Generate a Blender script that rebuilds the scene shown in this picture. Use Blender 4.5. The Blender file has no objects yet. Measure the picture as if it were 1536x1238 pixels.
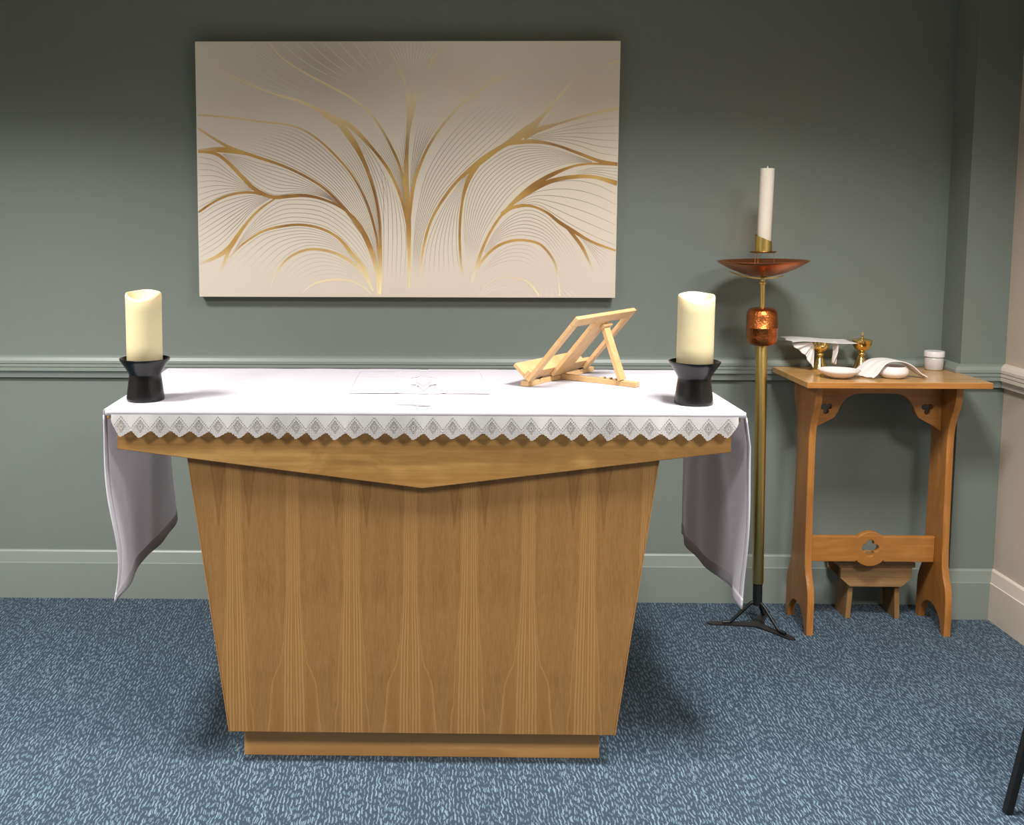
import bpy, bmesh, math, random
from mathutils import Vector, Matrix, Euler
from mathutils.geometry import interpolate_bezier
random.seed(7)
sc = bpy.context.scene
COL = sc.collection

# ------------------------------------------------------------------ camera
cam_d = bpy.data.cameras.new('camera')
cam = bpy.data.objects.new('camera', cam_d); COL.objects.link(cam)
FPX, PITCH, YAW, ROLL = 1600.19, 0.100838, 0.017923, 0.00131
cam_d.sensor_width = 36; cam_d.sensor_fit = 'HORIZONTAL'
cam_d.lens = FPX/1536*36
cam_d.shift_x = (768-598.6)/1536
cam_d.shift_y = -(619-474.21)/1536
fw = Vector((-math.sin(YAW)*math.cos(PITCH), math.cos(YAW)*math.cos(PITCH), -math.sin(PITCH)))
r0 = Vector((math.cos(YAW), math.sin(YAW), 0)); u0 = r0.cross(fw)
r1 = r0*math.cos(ROLL)+u0*math.sin(ROLL); u1 = -r0*math.sin(ROLL)+u0*math.cos(ROLL)
cam.matrix_world = Matrix(((r1.x, u1.x, -fw.x, 0), (r1.y, u1.y, -fw.y, -3.98489), (r1.z, u1.z, -fw.z, 1.5), (0, 0, 0, 1)))
cam_d.clip_start = .05
sc.camera = cam

# ------------------------------------------------------------------ world, exposure, ceiling lights
w = bpy.data.worlds.new('world'); sc.world = w; w.use_nodes = True
w.node_tree.nodes['Background'].inputs[0].default_value = (.9, .95, 1, 1)
w.node_tree.nodes['Background'].inputs[1].default_value = .02
sc.view_settings.view_transform = 'Standard'
sc.view_settings.look = 'None'
sc.view_settings.gamma = 1
sc.view_settings.use_curve_mapping = False
sc.view_settings.exposure = 0.08

def area(name, loc, size, power, color, spread=180, rot=(0, 0, 0)):
    d = bpy.data.lights.new(name, 'AREA'); d.shape = 'RECTANGLE'
    d.size, d.size_y = size; d.energy = power; d.color = color; d.spread = math.radians(spread)
    o = bpy.data.objects.new(name, d); COL.objects.link(o); o.location = loc; o.rotation_euler = rot
    return o
WARM = (1, .975, .95)
area('ceiling_panel_light', (-1.5, -1.65, 2.54), (.45, .45), 66, WARM, 132)
area('ceiling_panel_light', (0.95, -1.65, 2.54), (.45, .45), 55, WARM, 132)
area('ceiling_panel_light', (-1.8, -3.3, 2.54), (.6, .6), 76, WARM, 162)
area('ceiling_panel_light', (1.6, -3.3, 2.54), (.6, .6), 64, WARM, 162)

# ------------------------------------------------------------------ materials
def S(c):
    f = lambda v: (v/255/12.92 if v/255 <= .04045 else ((v/255+.055)/1.055)**2.4)
    return (f(c[0]), f(c[1]), f(c[2]), 1)
class NT:
    def __init__(s, name):
        s.m = bpy.data.materials.new(name); s.m.use_nodes = True
        s.t = s.m.node_tree; s.n = s.t.nodes; s.b = s.n['Principled BSDF']; s.out = s.n['Material Output']
    def add(s, ty, **kw):
        n = s.n.new(ty)
        for k, v in kw.items(): setattr(n, k, v)
        return n
    def link(s, a, b): s.t.links.new(a, b)
    def val(s, sock, v):
        if hasattr(v, 'links') or isinstance(v, bpy.types.NodeSocket): s.link(v, sock)
        else: sock.default_value = v
    def math(s, op, a, b=None, c=None, clamp=False):
        n = s.add('ShaderNodeMath', operation=op); n.use_clamp = clamp
        s.val(n.inputs[0], a)
        if b is not None: s.val(n.inputs[1], b)
        if c is not None: s.val(n.inputs[2], c)
        return n.outputs[0]
    def sep(s, vec):
        n = s.add('ShaderNodeSeparateXYZ'); s.link(vec, n.inputs[0]); return n.outputs
    def comb(s, x, y, z):
        n = s.add('ShaderNodeCombineXYZ')
        for i, v in enumerate((x, y, z)): s.val(n.inputs[i], v)
        return n.outputs[0]
    def obj(s): return s.add('ShaderNodeTexCoord').outputs['Object']
    def mapping(s, vec, scale=(1, 1, 1), loc=(0, 0, 0)):
        n = s.add('ShaderNodeMapping'); s.link(vec, n.inputs[0])
        n.inputs['Scale'].default_value = scale; n.inputs['Location'].default_value = loc
        return n.outputs[0]
    def noise(s, vec, scale, detail=3, rough=.5, dist=0):
        n = s.add('ShaderNodeTexNoise'); s.link(vec, n.inputs['Vector'])
        n.inputs['Scale'].default_value = scale; n.inputs['Detail'].default_value = detail
        n.inputs['Roughness'].default_value = rough; n.inputs['Distortion'].default_value = dist
        return n.outputs[0]
    def ramp(s, f, stops, ip='LINEAR'):
        n = s.add('ShaderNodeValToRGB'); s.val(n.inputs[0], f); n.color_ramp.interpolation = ip
        e = n.color_ramp.elements
        while len(e) < len(stops): e.new(.5)
        for i, (p, c) in enumerate(stops):
            e[i].position = p; e[i].color = c if len(c) == 4 else (*c, 1)
        return n.outputs[0]
    def mix(s, f, a, b, mode='MIX'):
        n = s.add('ShaderNodeMix', data_type='RGBA', blend_type=mode)
        s.val(n.inputs[0], f); s.val(n.inputs[6], a); s.val(n.inputs[7], b)
        return n.outputs[2]
    def bump(s, h, strength, dist=.001):
        n = s.add('ShaderNodeBump'); s.link(h, n.inputs['Height'])
        n.inputs['Strength'].default_value = strength; n.inputs['Distance'].default_value = dist
        s.link(n.outputs[0], s.b.inputs['Normal'])
    def set(s, **kw):
        names = dict(color='Base Color', rough='Roughness', metal='Metallic', sss='Subsurface Weight', coat='Coat Weight',
                     trans='Transmission Weight', ior='IOR', spec='Specular IOR Level', emit='Emission Color', es='Emission Strength', sheen='Sheen Weight')
        for k, v in kw.items(): s.val(s.b.inputs[names[k]], v)
        return s.m

def plain(name, c, rough=.5, metal=0, bump=0, bscale=200, **kw):
    n = NT(name)
    v = n.obj(); f = n.noise(v, 9, 4)
    c0 = S(c); d = tuple(x*.9 for x in c0[:3])+(1,)
    n.set(color=n.mix(n.math('MULTIPLY', f, .5), c0, d), rough=rough, metal=metal, **kw)
    if bump: n.bump(n.noise(v, bscale, 2), bump)
    return n.m

def wood(name, light, dark, axis='x', freq=1.0, rough=.42, lines=.5):
    n = NT(name); v = n.obj()
    k = {'x': (1.4, 26, 26), 'y': (26, 1.4, 26), 'z': (26, 26, 1.4)}[axis]
    k = tuple(q*freq for q in k)
    warp = n.noise(n.mapping(v, (3, 3, 3)), 1.5, 2)
    m = n.mapping(v, k)
    va = n.add('ShaderNodeVectorMath', operation='ADD'); n.link(m, va.inputs[0])
    sc_ = n.math('MULTIPLY', warp, 2.2); n.link(n.comb(sc_, sc_, sc_), va.inputs[1])
    g = n.noise(va.outputs[0], 1.0, 4, .6)
    fine = n.noise(n.mapping(v, tuple(q*7 if q > 5*freq else q*4 for q in k)), 1.0, 2)
    f = n.math('ADD', n.math('MULTIPLY', g, 1-lines*.5), n.math('MULTIPLY', fine, lines*.5))
    c = n.ramp(f, [(.3, S(dark)), (.52, S([(a+b)/2 for a, b in zip(light, dark)])), (.68, S(light))])
    n.set(color=c, rough=rough); n.bump(fine, .08, .0006)
    return n.m

M = {}
M['wall'] = NT('grey_green_wall_paint')
def wallmat(name, c, b=.22):
    n = NT(name); v = n.obj()
    f = n.noise(v, 2.2, 5, .6)
    c0 = S(c); c1 = S([q*.955 for q in c])
    h = n.math('ADD', n.noise(v, 160, 3, .6), n.math('MULTIPLY', n.noise(v, 40, 2), .6))
    n.set(color=n.mix(f, c0, c1), rough=.62, spec=.35); n.bump(h, b, .0015)
    return n.m
M['wall'] = wallmat('grey_green_wall_paint', (119, 127, 120), .3)
M['trimg'] = plain('grey_green_satin_trim_paint', (134, 142, 135), .42)
M['cream'] = wallmat('cream_wall_paint', (196, 182, 163), .12)
M['trimc'] = plain('cream_satin_trim_paint', (218, 205, 188), .4)
M['ceil'] = wallmat('white_ceiling_paint', (170, 168, 162), .1)

def carpet():
    n = NT('blue_flecked_carpet'); v = n.obj()
    wob = n.noise(v, 26, 3, .6)
    x, y, z = n.sep(v)
    x2 = n.math('ADD', x, n.math('MULTIPLY', n.math('SUBTRACT', wob, .5), .020))
    def flecks(px, py, w, ln, seed):
        ix = n.math('FLOOR', n.math('DIVIDE', x2, px))
        wn = n.add('ShaderNodeTexWhiteNoise', noise_dimensions='1D'); n.link(n.math('ADD', ix, seed), wn.inputs['W'])
        y2 = n.math('ADD', n.math('DIVIDE', y, py), n.math('MULTIPLY', wn.outputs[0], 7.3))
        iy = n.math('FLOOR', y2)
        fy = n.math('FRACT', y2); fx = n.math('FRACT', n.math('DIVIDE', x2, px))
        wn2 = n.add('ShaderNodeTexWhiteNoise', noise_dimensions='2D'); n.link(n.comb(n.math('ADD', ix, seed), iy, 0), wn2.inputs['Vector'])
        r = wn2.outputs[0]
        cx = n.math('MULTIPLY_ADD', r, .36, .32)
        r3 = n.math('FRACT', n.math('MULTIPLY', r, 17.3)); r4 = n.math('FRACT', n.math('MULTIPLY', r, 71.7))
        dx = n.math('DIVIDE', n.math('SUBTRACT', fx, cx), w)
        dy = n.math('DIVIDE', n.math('SUBTRACT', fy, n.math('MULTIPLY_ADD', r3, .3, .35)), n.math('MULTIPLY_ADD', r4, ln, ln*.35))
        d = n.math('ADD', n.math('POWER', n.math('ABSOLUTE', dx), 2), n.math('POWER', n.math('ABSOLUTE', dy), 4))
        k = n.math('SUBTRACT', 1.25, d, clamp=True)
        return n.math('MULTIPLY', k, n.math('MULTIPLY_ADD', r4, .6, .45))
    f1 = flecks(.0100, .036, .20, .38, 0)
    f2 = flecks(.0092, .031, .16, .34, 91)
    fl = n.math('MAXIMUM', f1, n.math('MULTIPLY', f2, .75))
    pile = n.noise(n.mapping(v, (1, .45, 1)), 420, 3, .7)
    base = n.ramp(pile, [(.28, S((13, 29, 44))), (.74, S((45, 67, 87)))])
    c = n.mix(n.math('MULTIPLY', fl, n.math('MULTIPLY_ADD', pile, .5, .55), clamp=True), base, S((118, 147, 162)))
    big = n.noise(v, 3, 3)
    c = n.mix(n.math('MULTIPLY', big, .12), c, S((32, 52, 69)))
    n.set(color=c, rough=.95, spec=.15, sheen=.15)
    n.bump(n.math('ADD', n.math('MULTIPLY', fl, .6), pile), .7, .004)
    return n.m
M['carpet'] = carpet()

def veneer():
    """book-matched oak veneer: mirrored leaves, straight dark lines at the joints, plain cathedral zones between"""
    n = NT('book_matched_oak_veneer'); v = n.obj()
    x, y, z = n.sep(v)
    L = .156
    xs = n.math('ADD', x, 10*L+.031)
    leaf = n.math('FLOOR', n.math('DIVIDE', xs, L))
    d = n.math('PINGPONG', xs, L/2)                       # distance from the nearest joint
    odd = n.math('PINGPONG', n.math('FLOOR', n.math('DIVIDE', n.math('ADD', xs, L/2), L)), 1)   # alternate joints
    # width of the straight-grain band, widening toward the foot; odd joints flare near the bottom
    flare = n.ramp(n.math('DIVIDE', z, .85), [(0, (.95,)*3), (.20, (.90,)*3), (.28, (.80,)*3), (.335, (.40,)*3), (.55, (.27,)*3), (1, (.24,)*3)], 'B_SPLINE')
    plainw = n.ramp(n.math('DIVIDE', z, .85), [(0, (.72,)*3), (.3, (.46,)*3), (.6, (.32,)*3), (1, (.26,)*3)])
    wn = n.noise(n.comb(n.math('MULTIPLY', d, 8), 0, n.math('MULTIPLY', z, 3)), 3, 3)
    ww = n.math('ADD', n.mix(odd, flare, plainw), n.math('MULTIPLY', n.math('SUBTRACT', wn, .5), .30))
    w = n.math('MULTIPLY', ww, L/2)
    q = n.math('DIVIDE', d, w)
    inside = n.math('SUBTRACT', 1, n.math('SMOOTH_MIN', q, 1, .1))
    band = n.ramp(q, [(0, (1,)*3), (.9, (1,)*3), (1.06, (0,)*3)])
    wi = n.math('MINIMUM', ww, n.math('MULTIPLY_ADD', n.math('SUBTRACT', 1, n.math('DIVIDE', z, .85)), .22, .26))
    qi = n.math('DIVIDE', d, n.math('MULTIPLY', wi, L/2))
    ln = n.math('SINE', n.math('ADD', n.math('MULTIPLY', qi, 24), n.math('MULTIPLY', wn, 5)))
    bi = n.ramp(qi, [(0, (1,)*3), (.85, (1,)*3), (1.0, (0,)*3)])
    ln = n.math('MULTIPLY', n.math('MULTIPLY_ADD', ln, .5, .5), bi)
    edge = n.ramp(q, [(.88, (0,)*3), (1.0, (1,)*3), (1.16, (0,)*3)])
    # dark V shaped tips in the upper part between joints
    vq = n.math('ADD', n.math('ABSOLUTE', n.math('SUBTRACT', d, .040)), n.math('MULTIPLY', n.math('SUBTRACT', .83, z), .095))
    vt = n.ramp(n.math('ADD', vq, n.math('MULTIPLY', n.math('SUBTRACT', wn, .5), .02)), [(.0, (.8,)*3), (.0125, (.35,)*3), (.0150, (1,)*3), (.0175, (0,)*3)])
    vt = n.math('MULTIPLY', vt, odd)
    mir = n.comb(n.math('MULTIPLY', d, 1), n.math('MULTIPLY', leaf, 0), z)
    fine = n.noise(n.mapping(mir, (260, 1, 9)), 1, 4, .7)
    pores = n.noise(n.mapping(v, (420, 1, 26)), 1, 3, .7)
    cloud = n.noise(n.mapping(mir, (14, 1, 3.2)), 1, 4, .6)
    c = n.mix(n.ramp(cloud, [(.35, (0,)*3), (.7, (1,)*3)]), S((122, 87, 44)), S((142, 104, 59)))
    c = n.mix(n.math('MULTIPLY', n.ramp(pores, [(.4, (0,)*3), (.62, (1,)*3)]), .35), c, S((159, 121, 77)))
    c = n.mix(n.math('MULTIPLY', n.ramp(fine, [(.5, (0,)*3), (.72, (1,)*3)]), .35), c, S((112, 76, 34)))
    dk = n.math('MULTIPLY', band, .30)
    c = n.mix(dk, c, S((137, 95, 49)))
    c = n.mix(n.math('MULTIPLY', ln, .62), c, S((172, 133, 82)))
    c = n.mix(n.math('MULTIPLY', edge, .45), c, S((176, 139, 88)))
    c = n.mix(n.math('MULTIPLY', vt, .75), c, S((107, 71, 33)))
    n.set(color=c, rough=.45, spec=.35); n.bump(fine, .06, .0005)
    return n.m
M['veneer'] = veneer()
M['oak'] = wood('solid_oak_lengthwise', (194, 150, 88), (138, 97, 47), 'x', .8, .45, .5)
M['oakplinth'] = wood('pale_oak_plinth', (201, 154, 96), (175, 127, 73), 'x', .8, .5, .5)
M['oakedge'] = wood('oak_edge_strip', (164, 122, 72), (146, 104, 56), 'z', 1, .45)
M['beech'] = wood('light_beech', (212, 175, 128), (192, 152, 101), 'x', 1.2, .45, .4)
M['table'] = wood('honey_varnished_oak', (190, 130, 66), (150, 94, 40), 'z', .8, .32, .6)
M['tablex'] = wood('honey_varnished_oak_lengthwise', (184, 126, 64), (146, 92, 40), 'x', .8, .32, .6)
M['tabletop'] = wood('honey_varnished_oak_top', (206, 162, 104), (178, 132, 76), 'x', .9, .2, .6)
M['stool'] = wood('limed_oak', (186, 150, 100), (118, 84, 48), 'x', .55, .55, .7)
M['stooleg'] = wood('limed_oak_upright', (170, 132, 84), (116, 84, 46), 'z', .8, .55, .6)
M['black'] = plain('glazed_black_ceramic', (7, 7, 8), .3, coat=.12, spec=.35)
M['blackmetal'] = plain('black_painted_metal', (16, 16, 17), .5)
M['flatiron'] = plain('dull_black_iron', (62, 58, 58), .42, metal=.6)
M['brass'] = plain('polished_brass', (204, 178, 108), .32, 1)
M['gold'] = plain('polished_gold', (238, 208, 134), .15, 1)
M['copper'] = plain('brushed_copper', (206, 126, 84), .32, 1)
M['white'] = plain('white_china', (232, 222, 216), .25)
M['plastic'] = plain('white_plastic_lid', (226, 224, 222), .4)

def hammered():
    n = NT('hammered_copper'); v = n.obj()
    vo = n.add('ShaderNodeTexVoronoi', feature='SMOOTH_F1'); n.link(v, vo.inputs['Vector']); vo.inputs['Scale'].default_value = 170
    n.set(color=n.mix(n.noise(v, 30, 3), S((200, 122, 68)), S((176, 96, 48))), rough=.33, metal=1.0); n.bump(vo.outputs[0], .55, .002)
    return n.m
M['hammer'] = hammered()

def linen(name, c=(226, 223, 229), tr=.42):
    n = NT(name); v = n.obj()
    f = n.noise(v, 6, 3)
    c0 = S(c); c1 = S([q*.975 for q in c])
    col = n.mix(f, c0, c1)
    n.set(color=col, rough=.85, spec=.2)
    n.bump(n.math('ADD', n.noise(v, 900, 2), n.math('MULTIPLY', n.noise(v, 7, 3), 3)), .12, .001)
    t = n.add('ShaderNodeBsdfTranslucent'); n.link(col, t.inputs[0])
    m = n.add('ShaderNodeMixShader'); m.inputs[0].default_value = tr
    n.link(n.b.outputs[0], m.inputs[1]); n.link(t.outputs[0], m.inputs[2]); n.link(m.outputs[0], n.out.inputs[0])
    return n.m
M['linen'] = linen('white_linen')
M['linen2'] = linen('soft_white_linen', (238, 234, 230), .15)

def lace(period, x0, ztop):
    n = NT('crocheted_lace'); v = n.obj()
    x, y, z = n.sep(v)
    fx = n.math('SUBTRACT', n.math('FRACT', n.math('DIVIDE', n.math('SUBTRACT', x, x0), period)), .5)
    ax = n.math('ABSOLUTE', fx)
    zz = n.math('DIVIDE', n.math('SUBTRACT', ztop, z), .050)          # 0 top .. 1 bottom
    # diamond / tent border line
    tent = n.math('ABSOLUTE', n.math('SUBTRACT', n.math('ADD', .06, n.math('MULTIPLY', ax, 1.25)), zz))
    tent2 = n.math('ABSOLUTE', n.math('SUBTRACT', n.math('ADD', .22, n.math('MULTIPLY', ax, 1.25)), zz))
    l1 = n.math('LESS_THAN', tent, .05); l2 = n.math('LESS_THAN', tent2, .04)
    cell = .0040
    gx = n.math('ABSOLUTE', n.math('SUBTRACT', n.math('FRACT', n.math('DIVIDE', x, cell)), .5))
    gz = n.math('ABSOLUTE', n.math('SUBTRACT', n.math('FRACT', n.math('DIVIDE', z, cell)), .5))
    dots = n.math('LESS_THAN', n.math('MAXIMUM', gx, gz), .33)
    # small motif inside each point
    mo = n.math('ADD', n.math('ABSOLUTE', n.math('MULTIPLY', fx, 1.5)), n.math('ABSOLUTE', n.math('SUBTRACT', zz, .58)))
    ring = n.math('LESS_THAN', n.math('ABSOLUTE', n.math('SUBTRACT', n.math('PINGPONG', mo, .13), .05)), .022)
    ring = n.math('MULTIPLY', ring, n.math('LESS_THAN', mo, .36))
    hole = n.math('MULTIPLY', n.math('MAXIMUM', n.math('MAXIMUM', l1, l2), n.math('MULTIPLY', ring, 1.0)), n.math('MAXIMUM', dots, n.math('MULTIPLY', ring, .8)))
    body = n.math('MULTIPLY', n.math('MULTIPLY', dots, n.math('GREATER_THAN', n.math('SUBTRACT', zz, n.math('MULTIPLY', ax, 1.25)), .26)), .55)
    hole = n.math('MAXIMUM', hole, body)
    col = S((170, 168, 167))
    n.set(color=col, rough=.9)
    n.bump(n.math('SUBTRACT', 1, hole), .4, .001)
    t = n.add('ShaderNodeBsdfTransparent'); m = n.add('ShaderNodeMixShader')
    n.val(m.inputs[0], n.math('MULTIPLY', hole, .85))
    n.link(n.b.outputs[0], m.inputs[1]); n.link(t.outputs[0], m.inputs[2]); n.link(m.outputs[0], n.out.inputs[0])
    return n.m

def wax(name, c, sss=.35, emit=0):
    n = NT(name); v = n.obj()
    c0 = S(c)
    n.set(color=n.mix(n.noise(v, 14, 3), c0, S([q*.97 for q in c])), rough=.42, sss=sss)
    n.b.inputs['Subsurface Radius'].default_value = (1, .75, .4); n.b.inputs['Subsurface Scale'].default_value = .02
    n.bump(n.noise(v, 90, 2), .05)
    return n.m
M['ivory'] = wax('ivory_wax', (200, 186, 148))
M['paschal'] = wax('white_wax', (228, 220, 204), .3)
def emis(name, c, s):
    n = NT(name); n.set(color=S(c), emit=S(c), es=s); return n.m
M['led'] = emis('warm_led_flame', (255, 236, 190), 2.0)
def glass():
    n = NT('clear_glass'); v = n.obj()
    n.set(color=(1, 1, 1, 1), rough=.02, trans=1.0, ior=1.42); n.bump(n.noise(v, 60, 2), .02)
    return n.m
M['glass'] = glass()
def jarm():
    n = NT('translucent_plastic_jar'); v = n.obj(); x, y, z = n.sep(v)
    n.set(color=n.mix(n.noise(v, 60, 2), S((214, 210, 206)), S((190, 186, 182))), rough=.25, sss=.2); return n.m
M['jar'] = jarm()

# ------------------------------------------------------------------ helpers
def tag(o, label=None, cat=None, group=None, kind=None):
    if label: o['label'] = label
    if cat: o['category'] = cat
    if group: o['group'] = group
    if kind: o['kind'] = kind
    return o
def empty(name, loc=(0, 0, 0), rot=(0, 0, 0), label=None, cat=None, group=None):
    o = bpy.data.objects.new(name, None); COL.objects.link(o); o.location = loc; o.rotation_euler = rot
    o.empty_display_size = .05
    return tag(o, label, cat, group)
def finish(name, bm, mat, parent=None, smooth=None, loc=None, rot=None):
    bmesh.ops.recalc_face_normals(bm, faces=bm.faces)
    me = bpy.data.meshes.new(name); bm.to_mesh(me); bm.free()
    return finish_me(name, me, mat, parent, smooth, loc, rot)
def finish_me(name, me, mat, parent=None, smooth=None, loc=None, rot=None):
    me.materials.clear(); me.materials.append(mat)
    if smooth is not None:
        me.shade_smooth(); me.set_sharp_from_angle(angle=math.radians(smooth))
    o = bpy.data.objects.new(name, me); COL.objects.link(o)
    if parent: o.parent = parent
    if loc: o.location = loc
    if rot: o.rotation_euler = rot
    return o
def bbox(bm, a, b, bev=0.0, mat=None):
    """axis box from corner a to corner b"""
    r = bmesh.ops.create_cube(bm, size=1)
    vs = r['verts']
    for v in vs:
        v.co = Vector([(a[i]+b[i])/2+v.co[i]*(b[i]-a[i]) for i in range(3)])
    if bev:
        es = list({e for v in vs for e in v.link_edges})
        rr = bmesh.ops.bevel(bm, geom=es, offset=bev, segments=2, profile=.5, affect='EDGES')
        vs = list({v for f in rr['faces'] for v in f.verts} | {v for v in vs if v.is_valid})
    if mat is not None:
        for v in vs: v.co = mat @ v.co
    return vs
def beam(bm, p, q, w, h, up=Vector((0, 0, 1)), bev=.001):
    """bar from p to q, width w sideways, height h along up"""
    p, q = Vector(p), Vector(q); d = q-p; L = d.length; d.normalize()
    s = d.cross(Vector(up)).normalized(); u = s.cross(d)
    m = Matrix(((d.x, s.x, u.x, p.x), (d.y, s.y, u.y, p.y), (d.z, s.z, u.z, p.z), (0, 0, 0, 1)))
    return bbox(bm, (0, -w/2, -h/2), (L, w/2, h/2), bev, m)
def lathe(bm, prof, n=40, c=(0, 0, 0), cap=True):
    rings = []
    for r, z in prof:
        if r < 1e-6: rings.append([bm.verts.new((c[0], c[1], c[2]+z))])
        else: rings.append([bm.verts.new((c[0]+r*math.cos(2*math.pi*i/n), c[1]+r*math.sin(2*math.pi*i/n), c[2]+z)) for i in range(n)])
    for a, b in zip(rings, rings[1:]):
        for i in range(n):
            j = (i+1) % n
            if len(a) == 1 and len(b) == 1: continue
            if len(a) == 1: bm.faces.new((a[0], b[i], b[j]))
            elif len(b) == 1: bm.faces.new((a[i], a[j], b[0]))
            else: bm.faces.new((a[i], a[j], b[j], b[i]))
    if cap:
        for R in (rings[0], rings[-1]):
            if len(R) > 1: bm.faces.new(R)
    return rings
def tube(bm, pts, r, n=12, closed_ends=True, rads=None):
    pts = [Vector(p) for p in pts]; rings = []
    up = Vector((0, 0, 1))
    for i, p in enumerate(pts):
        d = (pts[min(i+1, len(pts)-1)]-pts[max(i-1, 0)]).normalized()
        s = d.cross(up)
        if s.length < 1e-3: s = d.cross(Vector((0, 1, 0)))
        s.normalize(); t = d.cross(s); rr = rads[i] if rads else r
        rings.append([bm.verts.new(p+s*rr*math.cos(2*math.pi*k/n)+t*rr*math.sin(2*math.pi*k/n)) for k in range(n)])
    for a, b in zip(rings, rings[1:]):
        for k in range(n): bm.faces.new((a[k], a[(k+1) % n], b[(k+1) % n], b[k]))
    if closed_ends: bm.faces.new(rings[0]); bm.faces.new(rings[-1])
def plate(name, outlines, depth, mat, parent=None, bevel=.0015, M4=None, smooth=35):
    """flat plate cut from polygon outlines (first outer, others holes) in its own XY, thickness depth along Z, via a filled 2D curve"""
    cu = bpy.data.curves.new(name, 'CURVE'); cu.dimensions = '2D'; cu.fill_mode = 'BOTH'
    cu.extrude = depth/2-bevel; cu.bevel_depth = bevel; cu.bevel_resolution = 1; cu.offset = -bevel
    for pts in outlines:
        s = cu.splines.new('POLY'); s.points.add(len(pts)-1); s.use_cyclic_u = True
        for i, p in enumerate(pts): s.points[i].co = (p[0], p[1], 0, 1)
    ob = bpy.data.objects.new('tmp', cu); COL.objects.link(ob)
    dg = bpy.context.evaluated_depsgraph_get(); dg.update()
    me = bpy.data.meshes.new_from_object(ob.evaluated_get(dg)); me.name = name
    bpy.data.objects.remove(ob); bpy.data.curves.remove(cu)
    if M4 is not None: me.transform(M4)
    return finish_me(name, me, mat, parent, smooth)
XZ = Matrix(((1, 0, 0, 0), (0, 0, -1, 0), (0, 1, 0, 0), (0, 0, 0, 1)))      # plate XY -> world XZ
YZ = Matrix(((0, 0, 1, 0), (1, 0, 0, 0), (0, 1, 0, 0), (0, 0, 0, 1)))      # plate XY -> world YZ
def catmull(pts, per=8):
    P = [Vector(p) for p in pts]; P = [P[0]*2-P[1]]+P+[P[-1]*2-P[-2]]
    out = []
    for i in range(1, len(P)-2):
        for k in range(per):
            t = k/per; a, b, c, d = P[i-1:i+3]
            out.append(.5*((2*b)+(c-a)*t+(2*a-5*b+4*c-d)*t*t+(-a+3*b-3*c+d)*t**3))
    out.append(P[-2]); return out
def resample(pts, n):
    L = [0]
    for a, b in zip(pts, pts[1:]): L.append(L[-1]+(b-a).length)
    out = []; j = 0
    for i in range(n):
        s = L[-1]*i/(n-1)
        while j < len(L)-2 and L[j+1] < s: j += 1
        t = (s-L[j])/max(1e-9, L[j+1]-L[j]); out.append(pts[j].lerp(pts[j+1], min(1, max(0, t))))
    return out
def grid(bm, fn, nu, nv):
    V = [[bm.verts.new(fn(i/(nu-1), j/(nv-1))) for j in range(nv)] for i in range(nu)]
    for i in range(nu-1):
        for j in range(nv-1): bm.faces.new((V[i][j], V[i+1][j], V[i+1][j+1], V[i][j+1]))
    return V
def solid(o, t, off=0):
    m = o.modifiers.new('thickness', 'SOLIDIFY'); m.thickness = t; m.offset = off; return o

# ------------------------------------------------------------------ the room
PX0, PX1, PY = 1.952, 2.112, -.147          # pier between the back wall and the right wall
XL, YF, ZC = -3.2, -6.2, 2.62
bm = bmesh.new(); bbox(bm, (XL-.1, YF-.1, -.1), (2.3, .1, 0)); floor = tag(finish('floor', bm, M['carpet']), kind='structure')
bm = bmesh.new(); bbox(bm, (XL-.1, YF-.1, ZC), (2.3, .1, ZC+.1)); tag(finish('ceiling', bm, M['ceil']), kind='structure')
bm = bmesh.new()
pts = [(XL, .1), (XL, 0), (PX0, 0), (PX0, PY), (PX1, PY), (PX1, .1)]
a = [bm.verts.new((x, y, 0)) for x, y in pts]; b = [bm.verts.new((x, y, ZC)) for x, y in pts]
for i in range(len(pts)):
    j = (i+1) % len(pts); bm.faces.new((a[i], a[j], b[j], b[i]))
bm.faces.new(a); bm.faces.new(b)
tag(finish('wall_back', bm, M['wall']), kind='structure')
bm = bmesh.new(); bbox(bm, (PX1, YF, 0), (PX1+.15, .1, ZC)); tag(finish('wall_right', bm, M['cream']), kind='structure')
bm = bmesh.new(); bbox(bm, (XL-.1, YF, 0), (XL, .1, ZC)); tag(finish('wall_left', bm, M['cream']), kind='structure')
bm = bmesh.new(); bbox(bm, (XL, YF-.1, 0), (PX1, YF, ZC)); tag(finish('wall_front', bm, M['cream']), kind='structure')

def moulding(name, prof, path, mat, ret=None):
    """prof = (outward, height) outline swept along path with mitred corners; outward is to the right of travel"""
    bm = bmesh.new(); P = [Vector(p) for p in path]; rings = []
    for i, p in enumerate(P):
        dn = [(P[k+1]-P[k]).normalized() for k in (i-1, i) if 0 <= k < len(P)-1]
        ns = [Vector((d.y, -d.x)) for d in dn]
        if len(ns) == 2:
            mv = ns[0]+ns[1]; mv = mv/mv.dot(ns[0])
        else: mv = ns[0]
        rings.append([bm.verts.new((p.x+mv.x*o, p.y+mv.y*o, z)) for o, z in prof])
    n = len(prof)
    for r1_, r2_ in zip(rings, rings[1:]):
        for k in range(n): bm.faces.new((r1_[k], r1_[(k+1) % n], r2_[(k+1) % n], r2_[k]))
    bm.faces.new(rings[0]); bm.faces.new(rings[-1])
    return tag(finish(name, bm, mat, smooth=25), kind='structure')
railp = [(0, .945), (.014, .944), (.026, .938), (.032, .927), (.032, .917), (.028, .9155), (.028, .914), (.031, .9125), (.031, .9035), (.027, .902), (.027, .9005), (.030, .899),
         (.030, .888), (.024, .884), (.018, .874), (.016, .861), (0, .859)]
skirtp = [(0, .187), (.006, .186), (.010, .181), (.0165, .141), (.020, .139), (.020, 0), (0, 0)]
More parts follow.
